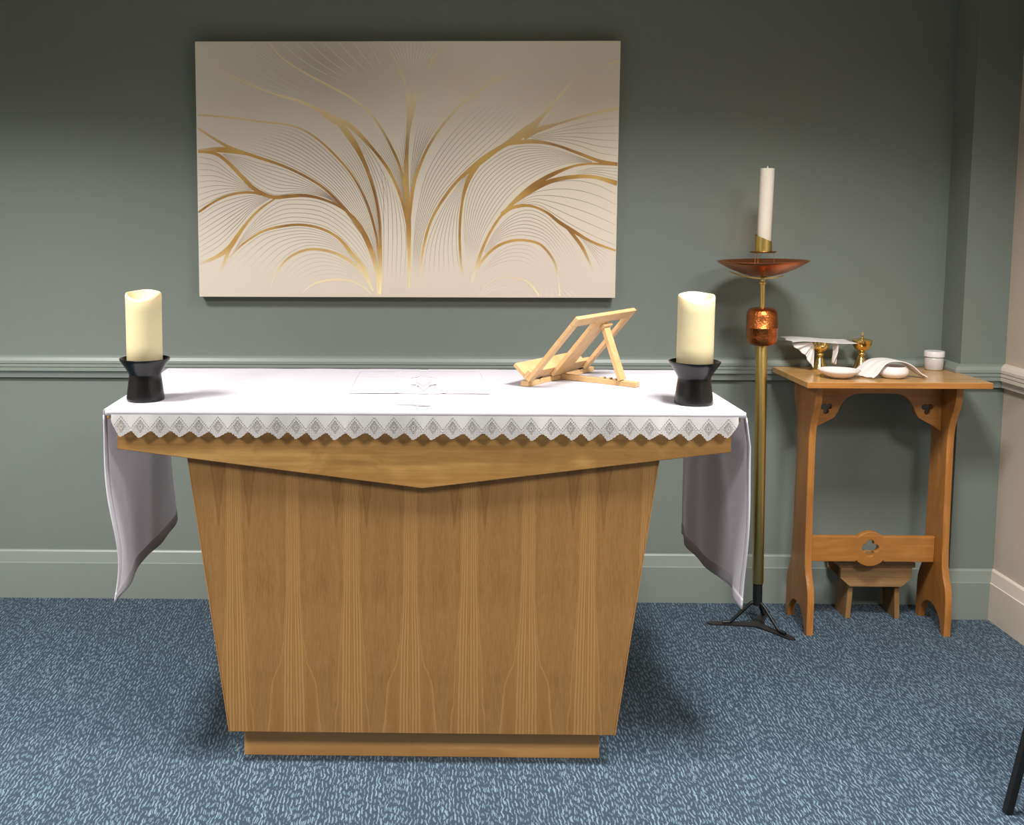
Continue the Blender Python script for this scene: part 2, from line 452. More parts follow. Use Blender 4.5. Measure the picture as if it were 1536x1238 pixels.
back_path = [(XL, 0), (PX0, 0), (PX0, PY), (PX1, PY)]
moulding('trim_1', [(o*.999, z) for o, z in railp], back_path, M['trimg'])
moulding('baseboard_back', skirtp, back_path, M['trimg'])
moulding('trim_2', railp, [(PX1, PY), (PX1, YF)], M['trimc'])
moulding('baseboard_right', skirtp, [(PX1, PY), (PX1, YF)], M['trimc'])
moulding('trim_3', railp, [(XL, YF), (XL, 0)], M['trimc'])
moulding('baseboard_left', skirtp, [(XL, YF), (XL, 0)], M['trimc'])

# ------------------------------------------------------------------ canvas print
CW, CH = 1.545, .933
def canvas_color(n, x, z):
    def blob(cx, cz, rx, rz):
        dx = n.math('DIVIDE', n.math('SUBTRACT', x, cx), rx); dz = n.math('DIVIDE', n.math('SUBTRACT', z, cz), rz)
        d = n.math('SQRT', n.math('ADD', n.math('MULTIPLY', dx, dx), n.math('MULTIPLY', dz, dz)))
        return n.ramp(d, [(0, (1,)*3), (.5, (.5,)*3), (1, (0,)*3)])
    c = n.mix(n.math('DIVIDE', z, CH), S((226, 214, 198)), S((255, 248, 228)))  # light put into the base colour: paler upward to offset lamp falloff
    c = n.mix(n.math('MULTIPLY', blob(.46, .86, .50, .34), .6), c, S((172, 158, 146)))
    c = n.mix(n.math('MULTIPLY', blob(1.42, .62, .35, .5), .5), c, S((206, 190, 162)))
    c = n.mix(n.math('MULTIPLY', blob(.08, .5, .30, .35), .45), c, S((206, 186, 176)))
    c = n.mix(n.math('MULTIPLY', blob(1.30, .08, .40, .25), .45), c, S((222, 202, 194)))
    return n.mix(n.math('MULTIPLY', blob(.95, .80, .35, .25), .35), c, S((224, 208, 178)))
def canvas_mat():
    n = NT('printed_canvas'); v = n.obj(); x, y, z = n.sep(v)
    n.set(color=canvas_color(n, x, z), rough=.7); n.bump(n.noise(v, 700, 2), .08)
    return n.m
def ink(kind):
    n = NT('metallic_gold_ink' if kind == 'bold' else 'fine_line_ink'); v = n.obj(); x, y, z = n.sep(v)
    at = n.add('ShaderNodeAttribute', attribute_name='ink'); zz = n.math('DIVIDE', z, CH)
    if kind == 'bold':
        g = n.ramp(n.noise(v, 4, 3), [(.36, S((150, 106, 54))), (.5, S((190, 146, 76))), (.64, S((216, 178, 104)))])
        pale = n.ramp(zz, [(.0, (1,)*3), (.09, (.6,)*3), (.2, (0,)*3), (.58, (0,)*3), (.78, (.9,)*3)])
        col = n.mix(pale, g, S((255, 240, 190)))
    else:
        g = n.ramp(n.noise(v, 6, 2), [(.4, S((134, 118, 98))), (.6, S((154, 138, 116)))])
        pale = n.ramp(zz, [(.0, (1,)*3), (.1, (.35,)*3), (.3, (0,)*3), (.62, (.1,)*3), (.82, (1,)*3)])
        col = n.mix(pale, g, S((255, 252, 236)))
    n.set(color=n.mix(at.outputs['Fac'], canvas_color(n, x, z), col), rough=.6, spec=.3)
    return n.m
art = empty('canvas_print', (-.8157*.996, -.016, 1.5-.3299*.996), (0, 0, 0), 'large cream canvas print of flowing gold leaf lines, hanging on the grey-green wall', 'wall art'); art.scale = (.996, 1, .996)
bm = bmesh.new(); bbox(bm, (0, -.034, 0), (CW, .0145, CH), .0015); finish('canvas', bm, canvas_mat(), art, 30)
CV = {
    'A': [(6,669),(111,661),(232,645),(354,629),(435,589),(515,517),(580,437),(628,340),(657,242),(671,136),(672,13)],
    'B0': [(30,895),(89,836),(194,780),(290,744),(371,721),(451,685),(516,645)],
    'B1': [(484,669),(532,629),(572,577),(613,505),(649,404),(669,307),(676,202),(675,96),(675,9)],
    'B2': [(484,669),(564,629),(645,549),(710,461),(750,372),(774,275),(782,194),(782,38)],
    'C': [(272,928),(316,875),(388,827),(484,776),(565,732),(629,685),(678,621),(718,549),(746,485),(763,405),(778,299),(783,194)],
    'D': [(694,929),(734,859),(762,796),(774,732)],
    'E': [(6,621),(61,585),(126,549),(207,521),(304,489),(385,453),(466,404),(539,332),(596,259),(636,177),(659,96),(667,13)],
    'F': [(5,537),(69,543),(125,539),(207,521)],
    'G': [(5,537),(68,529),(109,501),(157,452),(205,404),(246,380),(286,368),(327,372),(392,376),(457,364),(531,332),(588,283),(628,218),(657,136),(666,38)],
    'H': [(1,313),(66,355),(131,380),(205,386),(286,368)],
    'I': [(294,368),(237,331),(187,282),(145,225),(112,180),(62,147),(2,123)],
    'I2': [(133,209),(112,172),(95,127),(65,65)],
    'J': [(103,135),(161,193),(236,242),(310,262),(383,268),(457,254),(522,218),(571,161),(616,104),(648,26)],
    'K': [(266,37),(292,95),(333,144),(391,173),(448,177),(514,161),(571,128),(612,87),(648,22)],
    'L': [(381,13),(431,50),(497,65),(562,61),(612,38),(640,13)],
    'T1': [(775,772),(781,701),(776,621),(770,517),(768,421),(777,332),(780,243),(783,30)],
    'T2': [(808,772),(797,700),(781,621),(775,517),(775,421),(780,332),(782,243),(784,30)],
    'N': [(822,38),(826,120),(838,202),(862,283),(902,356),(958,429),(1023,485),(1087,533),(1151,573),(1223,621),(1270,669),(1318,724),(1380,799)],
    'N2': [(1199,589),(1247,613),(1311,633),(1391,657),(1470,678),(1542,694)],
    'N3': [(1095,541),(1151,565),(1231,573),(1312,561),(1393,533),(1474,503),(1543,490)],
    'O': [(784,283),(796,405),(820,485),(853,557),(901,629),(965,700),(1036,756),(1108,799),(1172,827),(1243,862)],
    'P': [(987,47),(973,137),(968,243),(975,340),(991,413),(1019,469),(1063,517)],
    'Q': [(1014,55),(1050,174),(1090,259),(1138,324),(1202,389),(1274,437),(1362,477),(1434,492),(1543,489)],
    'Q2': [(1154,336),(1226,393),(1298,428),(1378,444),(1459,444),(1544,421)],
    'R': [(1122,308),(1154,330),(1202,340),(1243,335),(1292,312),(1333,280),(1390,244),(1456,207),(1543,175)],
    'R2': [(1366,256),(1415,195),(1449,130),(1474,77)],
    'S': [(1014,72),(1058,145),(1107,190),(1163,211),(1220,211),(1269,195),(1311,146),(1329,97),(1341,7)],
    'U': [(1043,10),(1075,52),(1132,75),(1206,66),(1239,40),(1264,7)],
    'V1': [(832,799),(859,858),(903,921)],
    'V2': [(1459,833),(1499,848),(1542,864)],
    'V3': [(1299,899),(1338,925)],
    'gAtop': [(142,581),(231,565),(337,533),(434,485),(515,412),(580,324),(624,234),(653,136),(667,38)],
    'gBl': [(155,930),(235,867),(307,804),(387,760),(452,724)],
    'gBl2': [(58,887),(146,820),(234,768),(323,744),(419,709)],
    'gCr1': [(316,926),(388,867),(484,812),(581,772)],
    'gCr2': [(630,930),(662,874),(694,811)],
    'gDl': [(706,929),(738,874),(762,819)],
    'gDr': [(883,925),(843,866),(815,811)],
    'gHa': [(5,517),(68,501),(132,452),(205,400)],
    'gHb': [(1,331),(66,363),(131,386),(205,394)],
    'gIa': [(270,373),(205,376),(131,363),(65,339),(1,298)],
    'gIb': [(270,365),(204,323),(146,258),(79,192),(-2,143)],
    'gGt': [(97,529),(150,517),(231,493),(320,469),(401,432),(482,380),(547,315),(596,242)],
    'gGb': [(97,525),(157,464),(213,412),(286,378),(384,386),(482,365),(555,307),(604,234)],
    'gJa': [(286,356),(228,315),(179,258),(124,172)],
    'gJb': [(644,153),(596,250),(522,315),(449,352),(368,360),(302,352),(237,307),(178,242),(132,172)],
    'gJc': [(649,79),(579,169),(522,230),(457,267),(367,281),(302,273),(236,252),(170,209),(128,168)],
    'gKa': [(95,111),(161,176),(236,230),(310,250),(383,257),(457,242),(522,206),(571,153)],
    'gKb': [(250,62),(284,111),(333,160),(391,189),(448,192),(514,175),(571,136),(603,104)],
    'gLa': [(300,62),(341,119),(391,152),(448,161),(514,144),(571,112),(612,71)],
    'gLb': [(365,37),(415,70),(480,87),(554,79),(612,38),(628,22)],
    'gCa': [(681,242),(681,324),(694,356),(686,453),(661,533)],
    'gM1': [(669,517),(686,404),(688,283),(688,161),(685,55)],
    'gM2': [(738,380),(763,275),(771,194),(767,129),(763,46)],
    'gNa': [(797,79),(799,202),(813,324),(845,453),(909,565),(997,661),(1093,740),(1196,791)],
    'gNb': [(818,71),(826,194),(854,291),(902,380),(982,469),(1071,549),(1158,629),(1261,748)],
    'gOa': [(784,356),(788,453),(796,533),(812,621),(844,700)],
    'gOb': [(795,413),(812,485),(836,549),(876,621),(932,693)],
    'gPa': [(834,80),(850,194),(882,283),(926,364),(983,445)],
    'gPb': [(969,96),(956,194),(959,300),(975,381),(999,453)],
    'gQa': [(993,145),(984,243),(991,356),(1023,445),(1087,509),(1175,553),(1296,549),(1450,501)],
    'gQb': [(1022,129),(1049,219),(1097,308),(1169,397),(1265,461),(1362,493),(1450,497)],
    'gN3a': [(1223,589),(1311,613),(1391,633),(1471,649),(1541,657)],
    'gN3b': [(1231,581),(1312,577),(1392,561),(1473,533),(1542,521)],
    'gN2a': [(1239,621),(1294,661),(1350,692),(1382,708)],
    'gN2b': [(1247,617),(1311,641),(1375,665),(1438,684)],
    'gRa': [(1170,349),(1234,397),(1314,425),(1395,431),(1476,413),(1541,381)],
    'gRb': [(1178,340),(1251,344),(1316,308),(1382,268),(1463,228),(1541,195)],
    'gQ2a': [(1394,465),(1458,477),(1543,476)],
    'gQ2b': [(1394,453),(1459,457),(1544,437)],
    'gSa': [(1058,170),(1098,243),(1154,300),(1219,324),(1284,300),(1333,252),(1383,195),(1417,122)],
    'gSb': [(1066,162),(1114,211),(1171,231),(1236,227),(1285,207),(1318,162),(1352,114)],
    'gR2a': [(1398,240),(1448,179),(1490,114),(1507,77)],
    'gR2b': [(1406,240),(1464,199),(1513,175),(1542,163)],
    'gUa': [(1058,113),(1115,170),(1172,195),(1237,187),(1278,146)],
    'gUb': [(1042,88),(1099,121),(1156,138),(1205,134),(1246,113)],
    'gXa': [(1051,6),(1100,31),(1157,39),(1206,23),(1231,7)],
    'gXb': [(1272,7),(1272,32),(1280,48)],
    'gXc': [(1402,7),(1378,24),(1353,40)],
}

CUR = {k: [Vector((p[0]/1000, 0, p[1]/1000)) for p in v] for k, v in CV.items()}
CURS = {k: resample(catmull(v), 48) for k, v in CUR.items()}
def cut(k, t0, t1, name): CURS[name] = resample(CURS[k][int(t0*47):max(int(t0*47)+2, int(t1*47)+1)], 48)
cut('A', .22, .93, 'Acut'); cut('E', .12, .92, 'Ecut'); cut('A', .45, .93, 'Alow'); cut('B1', .10, .80, 'Blow'); cut('B2', .22, .84, 'B2low'); cut('C', .50, .98, 'Clow')
cut('B1', .12, .85, 'Blow2'); cut('B2', .16, .45, 'B2low2'); cut('E', .75, .97, 'Elow'); cut('A', .75, .97, 'Alow2'); cut('C', .62, .98, 'Clow2'); cut('T1', .12, .60, 'T1low')
def clipc(p): return Vector((min(CW-.001, max(.001, p.x)), 0, min(CH-.001, max(.001, p.z))))
def ribbon(bm, lay, pts, widths, al, y):
    vs = []
    for i, p in enumerate(pts):
        d = (pts[min(i+1, len(pts)-1)]-pts[max(i-1, 0)]); 
        if d.length < 1e-6: d = Vector((1, 0, 0))
        d.normalize(); nn = Vector((-d.z, 0, d.x)); w_ = widths(i/(len(pts)-1))/2
        a_, b_ = clipc(p+nn*w_), clipc(p-nn*w_)
        va = bm.verts.new((a_.x, y, a_.z)); vb = bm.verts.new((b_.x, y, b_.z)); f = al(i/(len(pts)-1)); va[lay] = f; vb[lay] = f
        vs.append((va, vb))
    for (a_, b_), (c_, d_) in zip(vs, vs[1:]): bm.faces.new((a_, b_, d_, c_))
def wf(*stops):
    def f(t):
        for (t0, w0), (t1, w1) in zip(stops, stops[1:]):
            if t <= t1:
                k = (t-t0)/max(1e-9, t1-t0); k = k*k*(3-2*k); return (w0+(w1-w0)*k)/1000
        return stops[-1][1]/1000
    return f
one = wf((0, 1000), (1, 1000))
BOLD = {
 'A': (((0, 7), (.3, 7), (.6, 8), (.9, 8), (1, 4)), None), 'B0': (((0, 3), (.5, 6), (.8, 12), (1, 26)), ((0, 300), (.3, 900), (1, 1000))),
 'B1': (((0, 8), (.14, 24), (.35, 11), (.7, 9), (.9, 16), (1, 6)), None), 'B2': (((0, 8), (.12, 18), (.3, 10), (.8, 11), (1, 5)), None),
 'C': (((0, 4), (.25, 7), (.6, 8), (.85, 10), (1, 4)), None), 'D': (((0, 4), (.6, 6), (1, 8)), ((0, 700), (.7, 1000), (1, 0))),
 'E': (((0, 8), (.18, 12), (.4, 9), (.8, 11), (1, 5)), None), 'F': (((0, 14), (.5, 20), (1, 6)), ((0, 600), (.4, 1000), (1, 1000))),
 'G': (((0, 10), (.1, 12), (.3, 15), (.42, 13), (.6, 9), (.9, 9), (1, 4)), None), 'H': (((0, 8), (.5, 8), (.85, 10), (1, 5)), None),
 'I': (((0, 5), (.3, 9), (.7, 18), (.85, 12), (1, 7)), ((0, 1000), (.85, 1000), (1, 400))), 'I2': (((0, 14), (.3, 14), (1, 3)), ((0, 1000), (.5, 900), (1, 100))),
 'J': (((0, 5), (.3, 9), (.6, 9), (.85, 14), (1, 4)), ((0, 300), (.12, 1000), (.9, 1000), (1, 500))),
 'K': (((0, 5), (.4, 9), (.75, 12), (1, 5)), ((0, 200), (.2, 1000), (1, 800))), 'L': (((0, 4), (.5, 7), (1, 4)), ((0, 200), (.3, 900), (1, 500))),
 'T1': (((0, 26), (.1, 17), (.25, 9), (.55, 16), (.7, 18), (.85, 9), (1, 3)), ((0, 100), (.08, 900), (1, 1000))),
 'T2': (((0, 26), (.1, 15), (.3, 7), (.55, 12), (.7, 12), (.85, 5), (1, 2)), ((0, 100), (.08, 900), (1, 1000))),
 'N': (((0, 4), (.2, 9), (.42, 11), (.55, 22), (.63, 16), (.74, 32), (.85, 10), (.96, 10), (1, 8)), ((0, 200), (.1, 1000), (.93, 1000), (1, 0))),
 'N2': (((0, 24), (.2, 18), (.4, 8), (.8, 10), (1, 15)), None), 'N3': (((0, 8), (.25, 16), (.5, 9), (.85, 12), (1, 13)), None),
 'O': (((0, 6), (.15, 12), (.4, 9), (.8, 6), (1, 3)), ((0, 1000), (.75, 1000), (1, 0))),
 'P': (((0, 3), (.2, 8), (.6, 9), (.85, 18), (1, 8)), ((0, 200), (.15, 1000), (1, 1000))),
 'Q': (((0, 14), (.25, 9), (.45, 10), (.65, 16), (.8, 8), (1, 8)), ((0, 300), (.15, 1000), (1, 1000))),
 'Q2': (((0, 5), (.25, 20), (.5, 15), (.8, 13), (1, 18)), None),
 'R': (((0, 16), (.15, 12), (.3, 8), (.6, 14), (.8, 9), (1, 7)), None), 'R2': (((0, 10), (.3, 12), (1, 3)), ((0, 1000), (.6, 1000), (1, 200))),
 'S': (((0, 10), (.3, 10), (.7, 8), (1, 5)), ((0, 200), (.15, 1000), (.8, 1000), (.87, 250), (1, 800))),
 'U': (((0, 3), (.5, 5), (.8, 8), (1, 5)), ((0, 200), (.5, 500), (1, 800))), 'V1': (((0, 3), (.5, 8), (1, 6)), ((0, 0), (.4, 900), (1, 900))),
 'V2': (((0, 3), (1, 8)), ((0, 200), (1, 900))), 'V3': (((0, 2), (1, 4)), ((0, 200), (1, 900)))}
bm = bmesh.new(); lay = bm.verts.layers.float.new('ink')
y_ = -.0344
for k, (ws, al) in BOLD.items():
    y_ -= .00001
    ribbon(bm, lay, CURS[k], wf(*ws), wf(*al) if al else one, y_)
finish('gold_line_print', bm, ink('bold'), art)
bm = bmesh.new(); lay = bm.verts.layers.float.new('ink')
def family(ka, kb, n, fade=(0, 1000, 1000, 0), w_=1.5, rev=False, e0=.1, e1=.9):
    A_, B_ = CURS[ka], CURS[kb]
    if rev: B_ = B_[::-1]
    for q in range(n):
        t = q/(n-1) if n > 1 else .5
        pts = [a_.lerp(b_, t) for a_, b_ in zip(A_, B_)]
        ribbon(bm, lay, pts[::2]+[pts[-1]], wf((0, w_*.7), (.5, w_*1.1), (1, w_*.6)), wf((0, fade[0]), (e0, fade[1]), (e1, fade[2]), (1, fade[3])), -.0342)
def fam(ka, kb, n, al, w_=1.9, skip=True):
    """n lines blended between guide curves ka and kb; al = (position, strength) stops along the line"""
    A_, B_ = CURS[ka], CURS[kb]; f = wf(*[(t, a_*1000) for t, a_ in al])
    for q in range(n):
        t = (q+1)/(n+1) if skip else q/(n-1)
        pts = [a_.lerp(b_, t) for a_, b_ in zip(A_, B_)]
        ribbon(bm, lay, pts[::2]+[pts[-1]], wf((0, w_*.7), (.5, w_*1.1), (1, w_*.6)), f, -.03412-1.2e-6*len(bm.verts)/50)
both = ((0, .5), (.1, .9), (.9, .9), (1, .5))
fam('Acut', 'Ecut', 11, ((0, 0), (.25, .9), (.9, .9), (1, .6)))
fam('Alow', 'Blow', 7, ((0, 0), (.3, .9), (.9, .9), (1, .7)))
fam('B2low', 'Clow', 8, ((0, 0), (.3, .8), (.9, .9), (1, .8)))
fam('Blow2', 'B2low2', 5, ((0, .2), (.3, .8), (.8, .9), (1, .3)))
fam('Elow', 'Alow2', 3, ((0, 0), (.3, .8), (1, .6)))
fam('Clow2', 'T1low', 6, ((0, 0), (.3, .9), (.9, .9), (1, .6)))
F2 = [('gBl', 'C', 4, ((0, .6), (.25, .5), (.5, 0), (1, 0))), ('gBl2', 'gBl', 4, ((0, 0), (.3, .4), (.7, .5), (1, 0))), ('gCr1', 'gCr2', 7, ((0, 1), (.5, .8), (1, 0))),
      ('gDl', 'gDr', 12, ((0, 1), (.4, .9), (1, 0))), ('gM1', 'gM2', 6, ((0, 0), (.15, .9), (.8, .9), (1, 0))), ('gHa', 'gHb', 9, both), ('gIa', 'gIb', 9, both), ('gGt', 'gGb', 8, both),
      ('gJb', 'gJc', 6, ((0, 0), (.1, .9), (1, .7))), ('gKa', 'gKb', 7, ((0, 0), (.25, .8), (1, .7))), ('gLa', 'gLb', 6, ((0, 0), (.2, .6), (.9, .7), (1, .3))),
      ('gNa', 'gNb', 9, ((0, 0), (.12, .9), (.75, .8), (1, 0))), ('gOa', 'gOb', 7, ((0, .8), (.5, .9), (1, 0))), ('gPa', 'gPb', 8, ((0, 0), (.12, .9), (1, .7))),
      ('gQa', 'gQb', 12, ((0, 0), (.1, .9), (1, .7))), ('gN3a', 'gN3b', 6, both), ('gN2a', 'gN2b', 6, ((0, .7), (.5, .6), (1, 0))), ('gRa', 'gRb', 6, both),
      ('gQ2a', 'gQ2b', 4, ((0, .3), (.2, .8), (1, .8))), ('gSa', 'gSb', 8, ((0, .4), (.1, .9), (.7, .8), (1, 0))), ('gUa', 'gUb', 5, ((0, .1), (.2, .7), (.7, .6), (1, 0))),
      ('gR2a', 'gR2b', 6, ((0, .8), (.5, .7), (1, 0))), ('gXa', 'U', 4, ((0, .3), (.2, .7), (1, .3))), ('gXb', 'gXc', 7, ((0, .8), (.5, .6), (1, 0)))]
for ka, kb, n_, al_ in F2: fam(ka, kb, n_, al_, 1.7, (ka, kb) == ('gBl', 'C'))
finish('fine_line_print', bm, ink('fine'), art)

# ------------------------------------------------------------------ altar
AX = .0125
alt = empty('altar', (AX, -.93, 0), (0, 0, 0), 'oak veneered altar with tapering front and V-shaped fascia, under the white cloth', 'altar')
def local(bm, o):
    for v in bm.verts: v.co -= o.location
    return bm
YB = -.62
bm = bmesh.new()     # tapered carcass
def prism(bm, poly, y0, y1):
    a_ = [bm.verts.new((x, y0, z)) for x, z in poly]; b_ = [bm.verts.new((x, y1, z)) for x, z in poly]
    n = len(poly)
    for i in range(n): bm.faces.new((a_[i], a_[(i+1) % n], b_[(i+1) % n], b_[i]))
    bm.faces.new(a_[::-1]); bm.faces.new(b_)
    return a_+b_
prism(bm, [(AX-.498, .0915), (AX+.498, .0915), (AX+.592, .80), (AX+.0, .80), (AX-.592, .80)], -1.216, YB-.02)
finish('carcass', local(bm, alt), M['veneer'], alt)
bm = bmesh.new()
prism(bm, [(AX-.5175, .0905), (AX+.5175, .0905), (AX+.620, .8655), (AX, .7745), (AX-.620, .8655)], -1.237, -1.2165)
bmesh.ops.bevel(bm, geom=bm.edges[:], offset=.0012, segments=1, affect='EDGES')
fp = finish('front_panel', local(bm, alt), M['veneer'], alt)
for s in (-1, 1):      # pale lipping along the slanted edges
    bm = bmesh.new()
    beam(bm, (AX+s*.5195, -1.2268, .0905), (AX+s*.6205, -1.2268, .860), .0205, .003, Vector((s, 0, 0)), .0005)
    finish('edge_strip', local(bm, alt), M['oakedge'], alt)
bm = bmesh.new(); bbox(bm, (AX-.487, -1.19, 0), (AX+.487, -.68, .0905), .0015); finish('plinth', local(bm, alt), M['oakplinth'], alt)
bm = bmesh.new()
prism(bm, [(AX-.797, .9555), (AX-.797, .873), (AX, .7725), (AX+.797, .873), (AX+.797, .9555)], -1.263, -1.238)
bmesh.ops.bevel(bm, geom=bm.edges[:], offset=.0015, segments=1, affect='EDGES')
finish('fascia', local(bm, alt), M['oak'], alt)
bm = bmesh.new()
prism(bm, [(AX-.797, .9555), (AX-.797, .873), (AX, .7725), (AX+.797, .873), (AX+.797, .9555)], YB+.025, YB)
finish('fascia', local(bm, alt), M['oak'], alt)
bm = bmesh.new()
prism(bm, [(AX-.775, .955), (AX-.775, .90), (AX-.64, .885), (AX+.64, .885), (AX+.775, .90), (AX+.775, .955)], -1.2375, YB-.0005)
finish('underframe', local(bm, alt), M['oak'], alt)
TX0, TX1, TY0, TY1, TZ = AX-.8175, AX+.8145, -1.278, -.578, .980
bm = bmesh.new(); bbox(bm, (TX0, TY0, .956), (TX1, TY1, TZ), .002); finish('top_board', local(bm, alt), M['oak'], alt)

# ------------------------------------------------------------------ altar cloth
cl = empty('altar_cloth', (AX, -.93, TZ), (0, 0, 0), 'long white linen cloth laid over the altar, hanging down at both ends', 'altar cloth')
CZ = TZ+.003; R_ = .006
def drop_l(u, v):       # u 0 front .. 1 rear, v 0 top .. 1 bottom
    h = CZ-R_-v*(CZ-R_-.462)
    y = TY0-.004+u*(TY1-TY0+.0)
    y += v*(.010*math.sin(9*v)*(1-u)) + .014*u*math.sin(7*v+1)*v
    amp = v*(1-.4*v)
    x = TX0-.007 + .016*amp*math.sin(7.5*u+2.2*v) + .008*amp*math.sin(17*u-3*v+1) + .018*v*math.exp(-((u-.0)/.12)**2)*math.sin(3+7*v)
    x += .02*v*v
    x -= .012*math.exp(-((u-.55-.35*(1-v))/.10)**2)*v
    return Vector((x, y, h+.018*v*u))
def drop_r(u, v):
    h = CZ-R_-v*(CZ-R_-.458)
    y = TY0-.004+u*(TY1-TY0)+.012*math.sin(8*v+.5)*v*(1-u)-.016*u*math.sin(6*v)*v
    amp = v*(1-.3*v)
    x = TX1+.012+.012*min(1, v*6) + .014*amp*math.sin(8*u+1.2-2*v) + .007*amp*math.sin(19*u+2*v)
    x += .012*math.exp(-((u-.22-.25*(1-v))/.08)**2)*v
    return Vector((x, y, h-.012*v*u))
def cloth_bm():
    bm = bmesh.new(); NV = 49
    U = [i/(NV-1) for i in range(NV)]
    cols = []
    for k in range(40, 0, -1): cols.append([drop_l(u, k/40) for u in U])
    for a_ in (0, 22, 45, 68, 90):     # rounded edge
        t = math.radians(a_)
        cols.append([Vector((TX0-.007+R_*(1-math.cos(t)), TY0-.004+u*(TY1-TY0+.006), CZ-R_+R_*math.sin(t))) for u in U])
    for k in range(1, 110):
        x = TX0+(TX1-TX0)*k/110
        cols.append([Vector((x, TY0-.004+u*(TY1-TY0+.006), CZ+.0006*math.sin(x*31+u*5)*math.sin(u*9+x*4)+ (.0012*math.exp(-((x+.62-.1*u)/.012)**2)*max(0, 1-abs(u-.12)/.12)))) for u in U])
    for a_ in (90, 68, 45, 22, 0):
        t = math.radians(a_)
        cols.append([Vector((TX1+.012-R_*(1-math.cos(t)), TY0-.004+u*(TY1-TY0+.006), CZ-R_+R_*math.sin(t)-.004*math.cos(t))) for u in U])
    for k in range(1, 41): cols.append([drop_r(u, k/40) for u in U])
    V = [[bm.verts.new(p) for p in c] for c in cols]
    for i in range(len(V)-1):
        for j in range(NV-1): bm.faces.new((V[i][j], V[i+1][j], V[i+1][j+1], V[i][j+1]))
    # front lip: hangs just over the front edge
    i0, i1 = 44, 45+112
    prev = [V[i][0] for i in range(i0, i1)]
    for step, (dy, dz) in enumerate([(-.004, -.0015), (-.006, -.005), (-.0065, -.016)]):
        cur = [bm.verts.new((v0.co.x, TY0-.004+dy, CZ+dz+(.0006*math.sin(v0.co.x*40) if step == 2 else 0))) for v0 in (V[i][0] for i in range(i0, i1))]
        for a_ in range(len(cur)-1): bm.faces.new((prev[a_], prev[a_+1], cur[a_+1], cur[a_]))
        prev = cur
    return bm
bm = cloth_bm(); o = finish('cloth', local(bm, cl), M['linen'], cl, 180); solid(o, .0012)
for fn, nm in ((drop_l, -1), (drop_r, 1)):     # stitched hems of the two ends
    bm = bmesh.new(); grid(bm, lambda u, v: fn(u, .94+.06*v)+Vector((0, 0, 0)), 49, 4)
    o = finish('hem', local(bm, cl), M['linen'], cl, 180); solid(o, .0036)
    bm = bmesh.new(); grid(bm, lambda u, v: fn(u*.035, v*.98+.02), 4, 41)
    o = finish('hem', local(bm, cl), M['linen'], cl, 180); solid(o, .0034)

# lace edging: 32 stepped points
NT_ = 32; LX0, LX1 = -.790, .818; per = (LX1-LX0)/NT_
lc = empty('lace_border', (AX, TY0, .965), (0, 0, 0), 'white crocheted lace border with pointed scallops along the front edge of the altar cloth', 'lace')
bm = bmesh.new()
STEP = [(0, 0), (.10, .05), (.16, .05), (.18, .30), (.27, .34), (.30, .62), (.38, .68), (.42, .95), (.52, 1), (.60, .86), (.66, .80), (.74, .55), (.80, .50), (.88, .22), (.94, .15), (1, 0)]
prev = None; xs = []
for k in range(NT_):
    jit = random.uniform(.82, 1.12); sh = random.uniform(-.10, .10)
    for (t, d) in STEP[:-1]: xs.append((LX0+(k+t+sh*math.sin(math.pi*t))*per, d*jit))
xs.append((LX1, 0))
for i, (x, d) in enumerate(xs):
    e = min(1, (x-LX0)/.02, (LX1-x)/.035+.0); e = max(0, e)
    zt = .9705; zb = (.9275-.0030*math.sin((x-LX0)/(LX1-LX0)*math.pi))-d*.0170
    zb = zt-(zt-zb)*(.35+.65*math.sqrt(e)) if e < 1 else zb
    yv = .0025*math.sin(x*23)+.0015*math.sin(x*61+1)
    col_ = []
    for q in range(5):
        t = q/4; z = zt+(zb-zt)*t
        col_.append(bm.verts.new((x, TY0-.0115-yv*t*.8-.002*t, z)))
    if prev:
        for q in range(4): bm.faces.new((prev[q], col_[q], col_[q+1], prev[q+1]))
    prev = col_
M['lace'] = lace(per, LX0-AX+.0*per, .9675-.965)
o = finish('lace', local(bm, lc), M['lace'], lc, 180)

